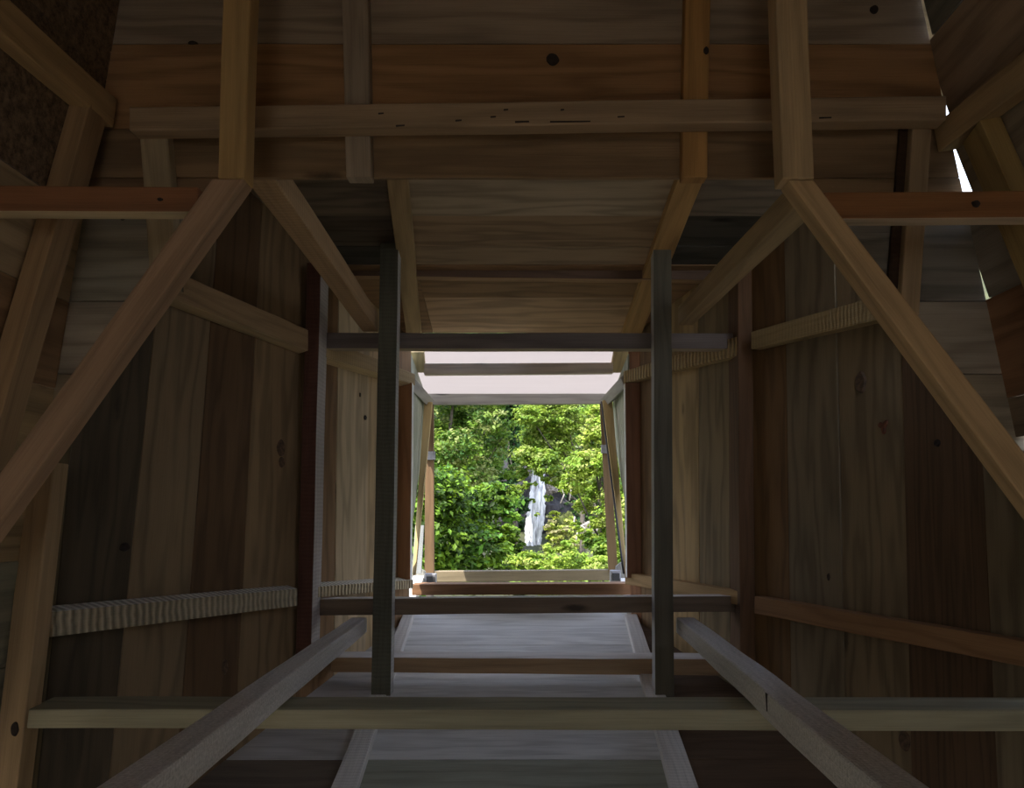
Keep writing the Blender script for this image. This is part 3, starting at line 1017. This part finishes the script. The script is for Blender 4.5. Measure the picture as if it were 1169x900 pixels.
DG = [(.05, .105, .008), (.095, .18, .012), (.15, .26, .016), (.035, .075, .008)]
MG = [(.11, .22, .03), (.17, .30, .035), (.08, .17, .025), (.23, .34, .06)]
LG = [(.24, .37, .045), (.32, .45, .06), (.15, .27, .035), (.37, .46, .11)]
YG = [(.32, .46, .06), (.40, .52, .08), (.24, .40, .05), (.45, .52, .14)]
PG = [(.30, .36, .20), (.24, .31, .15), (.36, .38, .22)]

tree('maple_tree', 'dark green broad-leaved tree filling the lower left of the window', 'tree', at(470, 900, 10) * 1 if False else V((-1.9, 10.2, gz(10))),
     px_clumps([(500, 560, 34), (535, 585, 36), (565, 570, 26), (510, 615, 34), (548, 625, 30), (520, 650, 34), (575, 610, 14), (560, 655, 26), (470, 590, 40), (450, 640, 44), (440, 540, 50), (590, 665, 20), (583, 588, 13)], 10.2, .8, 1),
     21000, .070, DG + [(.13, .30, .035), (.24, .42, .05)], 11, 'trees seen through the window')
tree('leafy_tree', 'mid green tree in the upper left of the window, behind the dark broad-leaved tree', 'tree', V((-2.2, 16, gz(16))),
     px_clumps([(505, 480, 26), (535, 478, 24), (562, 482, 20), (520, 510, 26), (553, 515, 24), (573, 500, 12), (500, 535, 24), (540, 540, 24), (575, 535, 15), (480, 500, 34), (520, 440, 32), (555, 438, 30), (455, 460, 42), (470, 540, 34), (570, 455, 14)], 16, 1.0, 2),
     30000, .076, MG + [(.34, .40, .13)], 12, 'trees seen through the window')
tree('leafy_tree', 'light green tree in the upper middle of the window, its branches hanging over the waterfall', 'tree', V((3.2, 21, gz(21))),
     px_clumps([(605, 475, 16), (625, 480, 20), (648, 478, 18), (610, 500, 16), (635, 505, 20), (600, 520, 13), (622, 528, 16), (645, 530, 16), (596, 540, 8), (632, 546, 10), (610, 450, 22), (640, 445, 24), (596, 553, 6), (588, 562, 9), (650, 552, 14), (613, 588, 2.5), (604, 556, 5), (626, 568, 5), (607, 572, 3), (616, 537, 7), (622, 547, 4), (611, 552, 2.5)], 21, 1.0, 3),
     28000, .082, LG, 13, 'trees seen through the window')
tree('leafy_tree', 'bright yellow-green tree at the right side of the window with a thin dark trunk', 'tree', V((1.52, 15, gz(15))),
     px_clumps([(680, 475, 15), (692, 490, 18), (675, 500, 14), (664, 530, 17), (685, 528, 18), (655, 552, 14), (676, 556, 17), (695, 560, 16), (668, 578, 12), (690, 590, 14), (660, 600, 7), (680, 606, 11), (715, 520, 30), (720, 580, 30), (705, 470, 24), (690, 445, 24), (700, 610, 16)], 15, .7, 4),
     25000, .068, YG, 14, 'trees seen through the window')
tree('leafy_tree', 'greyish pale tree near the top of the window, left of the yellow-green one', 'tree', V((1.9, 25, gz(25))),
     px_clumps([(655, 480, 16), (652, 500, 14), (660, 515, 14), (665, 460, 22), (670, 490, 12)], 25, .8, 5),
     9000, .085, PG + MG, 15, 'trees seen through the window')
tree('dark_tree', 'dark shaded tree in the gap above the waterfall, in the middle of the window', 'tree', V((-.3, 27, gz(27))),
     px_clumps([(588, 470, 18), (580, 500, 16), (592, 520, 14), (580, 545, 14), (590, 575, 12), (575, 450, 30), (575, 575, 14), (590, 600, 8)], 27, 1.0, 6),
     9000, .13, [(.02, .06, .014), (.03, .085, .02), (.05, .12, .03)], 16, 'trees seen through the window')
tree('round_bush', 'bright yellow-green bush along the bottom of the window below the waterfall', 'bush', V((.62, 13, gz(13))),
     px_clumps([(585, 645, 13), (603, 640, 13), (622, 642, 15), (642, 636, 15), (660, 644, 15), (628, 625, 7), (650, 622, 8), (600, 660, 20), (630, 662, 22), (665, 660, 22), (680, 645, 13), (575, 652, 9)], 13, .4, 7),
     14000, .054, YG + [(.38, .52, .08)], 17, 'bushes below the trees', trunk=False)
tree('low_bush', 'mid green bush in the lower right corner of the window', 'bush', V((1.6, 14.5, gz(14.5))),
     px_clumps([(690, 625, 14), (678, 618, 10), (696, 642, 16), (705, 625, 20), (668, 610, 8)], 14.5, .3, 8),
     4500, .07, MG + LG, 18, 'bushes below the trees', trunk=False)

tree('drooping_shrub', 'drooping yellow-green shrub hanging over the mossy boulder right of the waterfall', 'shrub', V((1.2, 28.0, gz(28))),
     px_clumps([(628, 600, 7), (635, 612, 9), (645, 606, 8), (640, 625, 9), (655, 618, 8), (632, 588, 6), (650, 594, 6)], 27.6, .3, 9),
     3200, .10, [(.46, .56, .09), (.56, .60, .16), (.34, .46, .07), (.46, .44, .22)], 19, 'bushes below the trees', trunk=False)
tree('dark_shrub', 'dark green shrub at the left foot of the waterfall', 'shrub', V((-.6, 24, gz(24))),
     px_clumps([(590, 622, 8), (580, 632, 9), (594, 636, 8), (586, 610, 7), (575, 618, 9), (592, 650, 9)], 24, .3, 10),
     3200, .10, DG, 20, 'bushes below the trees', trunk=False)

# forest hillside
me = bpy.data.meshes.new('hillside')
bm = bmesh.new()
NX, NY = 70, 60
grid = []
for j in range(NY + 1):
    row = []
    for i in range(NX + 1):
        X = -32 + 64 * i / NX
        Y = -14 + 72 * j / NY
        z = gz(Y) + .5 * noise.noise(V((X * .25, Y * .25, 0))) + (1.6 * noise.noise(V((X * .18, Y * .2, 3))) if Y > 31 else 0)
        if Y < 6: z = -1.0 + .1 * noise.noise(V((X * .25, Y * .25, 0)))
        row.append(bm.verts.new((X, Y, z)))
    grid.append(row)
for j in range(NY):
    for i in range(NX):
        f = bm.faces.new((grid[j][i], grid[j][i + 1], grid[j + 1][i + 1], grid[j + 1][i])); f.smooth = True
bm.to_mesh(me); bm.free()
me.materials.append(M_SOIL)
hill = bpy.data.objects.new('ground', me); C.objects.link(hill); hill['kind'] = 'structure'

M_BOUNCE_GRAVEL = plain('bounce_gravel', (.36, .30, .22), 0.95, 0.35, 30, bump=.4)
mb = MB()  # pale ground added behind the doorway, unseen, to bounce sun indoors
for k in range(1):
    mb.slab(V((-5, -9, -.86)), V((5, -9, -.86)), V((-5, -1.3, -.86)), V((5, -1.3, -.86)), V((0, 0, -.3)), (1, 1, 1), n=8, warp=0)
o = mb.build('bounce_ground', M_BOUNCE_GRAVEL, bevel=0); o['kind'] = 'structure'

# undergrowth on the hillside
rng = np.random.default_rng(5)
n = 60000
X = rng.uniform(-22, 22, n); Y = 30 + 26 * rng.random(n) ** 1.3
Z = np.array([gz(y) for y in Y]) + rng.random(n) ** 2 * 2.4 + .2
keep = ~((np.abs(X - .3) < .9) & (Y < 33))
cen = np.stack([X, Y, Z], 1)[keep]; n = len(cen)
cl = np.array([(.03, .09, .02), (.06, .15, .03), (.11, .22, .05), (.05, .11, .03)])[rng.integers(0, 4, n)]
ug = leaf_mesh('undergrowth', cen, rng.normal(size=(n, 3)) * .5 + np.array([0, -.3, .8]), .28 * (.6 + rng.random(n)), cl, M_LEAF, None)
tag(ug, 'dense dark green undergrowth covering the hillside behind the trees', 'undergrowth', kind='stuff')


def boulder(name, label, cat, c, sc, mat, seed, group=None, amp=.35):
    me = bpy.data.meshes.new(name)
    bm = bmesh.new()
    bmesh.ops.create_icosphere(bm, subdivisions=5, radius=1)
    for v in bm.verts:
        d = v.co.normalized()
        k = 1 + amp * noise.noise(d * 1.6 + V((seed, 0, 0))) + amp * .5 * noise.noise(d * 4.5 + V((seed, 3, 0))) + amp * .25 * noise.noise(d * 11 + V((seed, 7, 0)))
        v.co = V((d.x * sc[0], d.y * sc[1], d.z * sc[2])) * k
    for f in bm.faces: f.smooth = False
    bm.to_mesh(me); bm.free()
    me.materials.append(mat)
    o = bpy.data.objects.new(name, me); C.objects.link(o); o.location = c
    return tag(o, label, cat, group)


YWF = 29.0
boulder('rock_cliff', 'dark wet rock face behind and beside the waterfall', 'rock', at(600, 590, YWF + 1.6), (1.7, 1.0, 2.3), M_ROCK, 2.0)
boulder('mossy_boulder', 'mossy yellow-green boulder right of the waterfall', 'rock', at(644, 612, YWF - .3), (.50, .5, .9), M_MOSS, 5.0, amp=.4)
boulder('pale_boulder', 'pale grey boulder right of the mossy boulder', 'rock', at(672, 612, YWF - .2), (.32, .3, .5), M_PALEROCK, 8.0, amp=.5)
boulder('pale_boulder', 'small pinkish rock at the top right of the waterfall', 'rock', at(629, 556, YWF + .1), (.26, .25, .3), M_PALEROCK, 9.0, amp=.4)

# waterfall: a folded sheet of water falling in front of the rock face
prof = [(530, 608, 623), (552, 606, 622), (563, 605, 623), (580, 603, 622.5), (595, 600, 622), (610, 599, 619), (622, 599, 618), (634, 600, 617)]
me = bpy.data.meshes.new('waterfall')
bm = bmesh.new()
rowsW = []
NS, NT = 44, 20
for j in range(NS + 1):
    t = j / NS * (len(prof) - 1)
    k = min(int(t), len(prof) - 2); f = t - k
    y = prof[k][0] * (1 - f) + prof[k + 1][0] * f
    xl = prof[k][1] * (1 - f) + prof[k + 1][1] * f
    xr = prof[k][2] * (1 - f) + prof[k + 1][2] * f
    Yd = YWF - .3 - .55 * (j / NS) ** .6
    row = []
    for i in range(NT + 1):
        s = i / NT
        ex = .5 * noise.noise(V((j * .8, 4 if s < .5 else 8, 0))) * (abs(s - .5) * 2) ** 3 * 4
        p = at(xl + (xr - xl) * s + ex, y, Yd)
        p.y += .16 * (s - .5) ** 2 * 4 + .12 * noise.noise(V((s * 9, j * .10, 0))) + .05 * noise.noise(V((s * 26, j * .3, 2)))
        row.append(p)
    rowsW.append(row)
fr = [[bm.verts.new(p) for p in r] for r in rowsW]
bk = [[bm.verts.new(p + V((0, .10, 0))) for p in r] for r in rowsW]
for j in range(NS):
    for i in range(NT):
        bm.faces.new((fr[j][i], fr[j][i + 1], fr[j + 1][i + 1], fr[j + 1][i]))
        bm.faces.new((bk[j][i], bk[j + 1][i], bk[j + 1][i + 1], bk[j][i + 1]))
    bm.faces.new((fr[j][0], fr[j + 1][0], bk[j + 1][0], bk[j][0]))
    bm.faces.new((fr[j][NT], bk[j][NT], bk[j + 1][NT], fr[j + 1][NT]))
for i in range(NT):
    bm.faces.new((fr[0][i], bk[0][i], bk[0][i + 1], fr[0][i + 1]))
    bm.faces.new((fr[NS][i], fr[NS][i + 1], bk[NS][i + 1], bk[NS][i]))
for f in bm.faces: f.smooth = True
bmesh.ops.recalc_face_normals(bm, faces=bm.faces)
bm.to_mesh(me); bm.free()
me.materials.append(M_WATER)
wfall = bpy.data.objects.new('waterfall', me); C.objects.link(wfall)
tag(wfall, 'white waterfall dropping between the trees in the middle of the window', 'waterfall')

# bare pale branch right of the waterfall
rt = empty('bare_branch', at(657, 622, 20), 'bare pale branch curving up to the right of the waterfall', 'branch')
bpy.context.view_layer.update()
for pl in (((657, 622), (659, 608), (664, 600), (674, 596)), ((659, 608), (655, 598), (656, 590)), ((640, 575), (644, 565), (641, 555)), ((650, 572), (652, 560), (648, 552)), ((664, 600), (670, 606), (677, 607))):
    tube_obj('twig', [at(x, y, 19.5) for x, y in pl], .02, M_TWIG, rt, 6)

# ------------------------------------------------------------------ light
world = bpy.data.worlds.new('sky')
bpy.context.scene.world = world
world.use_nodes = True
nt = world.node_tree
bg = nt.nodes['Background']
tc = nd(nt, 'ShaderNodeTexCoord')
sp = nd(nt, 'ShaderNodeSeparateXYZ'); nt.links.new(tc.outputs['Generated'], sp.inputs[0])
rp = nd(nt, 'ShaderNodeValToRGB')
rp.color_ramp.elements[0].position = 0.0; rp.color_ramp.elements[0].color = (.93, .92, .92, 1)
rp.color_ramp.elements[1].position = 0.75; rp.color_ramp.elements[1].color = (.50, .62, .90, 1)
nt.links.new(sp.outputs[2], rp.inputs[0])
nt.links.new(rp.outputs[0], bg.inputs[0])
bg.inputs[1].default_value = 2.8

sd = bpy.data.lights.new('sun', 'SUN')
sd.energy = 9.0; sd.angle = math.radians(.6); sd.color = (1.0, .95, .86)
so = bpy.data.objects.new('sun', sd); C.objects.link(so)
dirv = V((.34, .42, -.85))      # travels right, away from the camera, down
so.rotation_euler = dirv.to_track_quat('-Z', 'Y').to_euler()
so.location = (-5, -5, 12)

sc = bpy.context.scene
sc.view_settings.view_transform = 'Standard'
sc.view_settings.look = 'None'
sc.view_settings.exposure = 0.32
sc.view_settings.gamma = 1.0
sc.view_settings.use_curve_mapping = False
sc.cycles.max_bounces = 14
sc.cycles.diffuse_bounces = 8
sc.cycles.transmission_bounces = 8
sc.cycles.use_denoising = True
sc.cycles.sample_clamp_indirect = 6.0
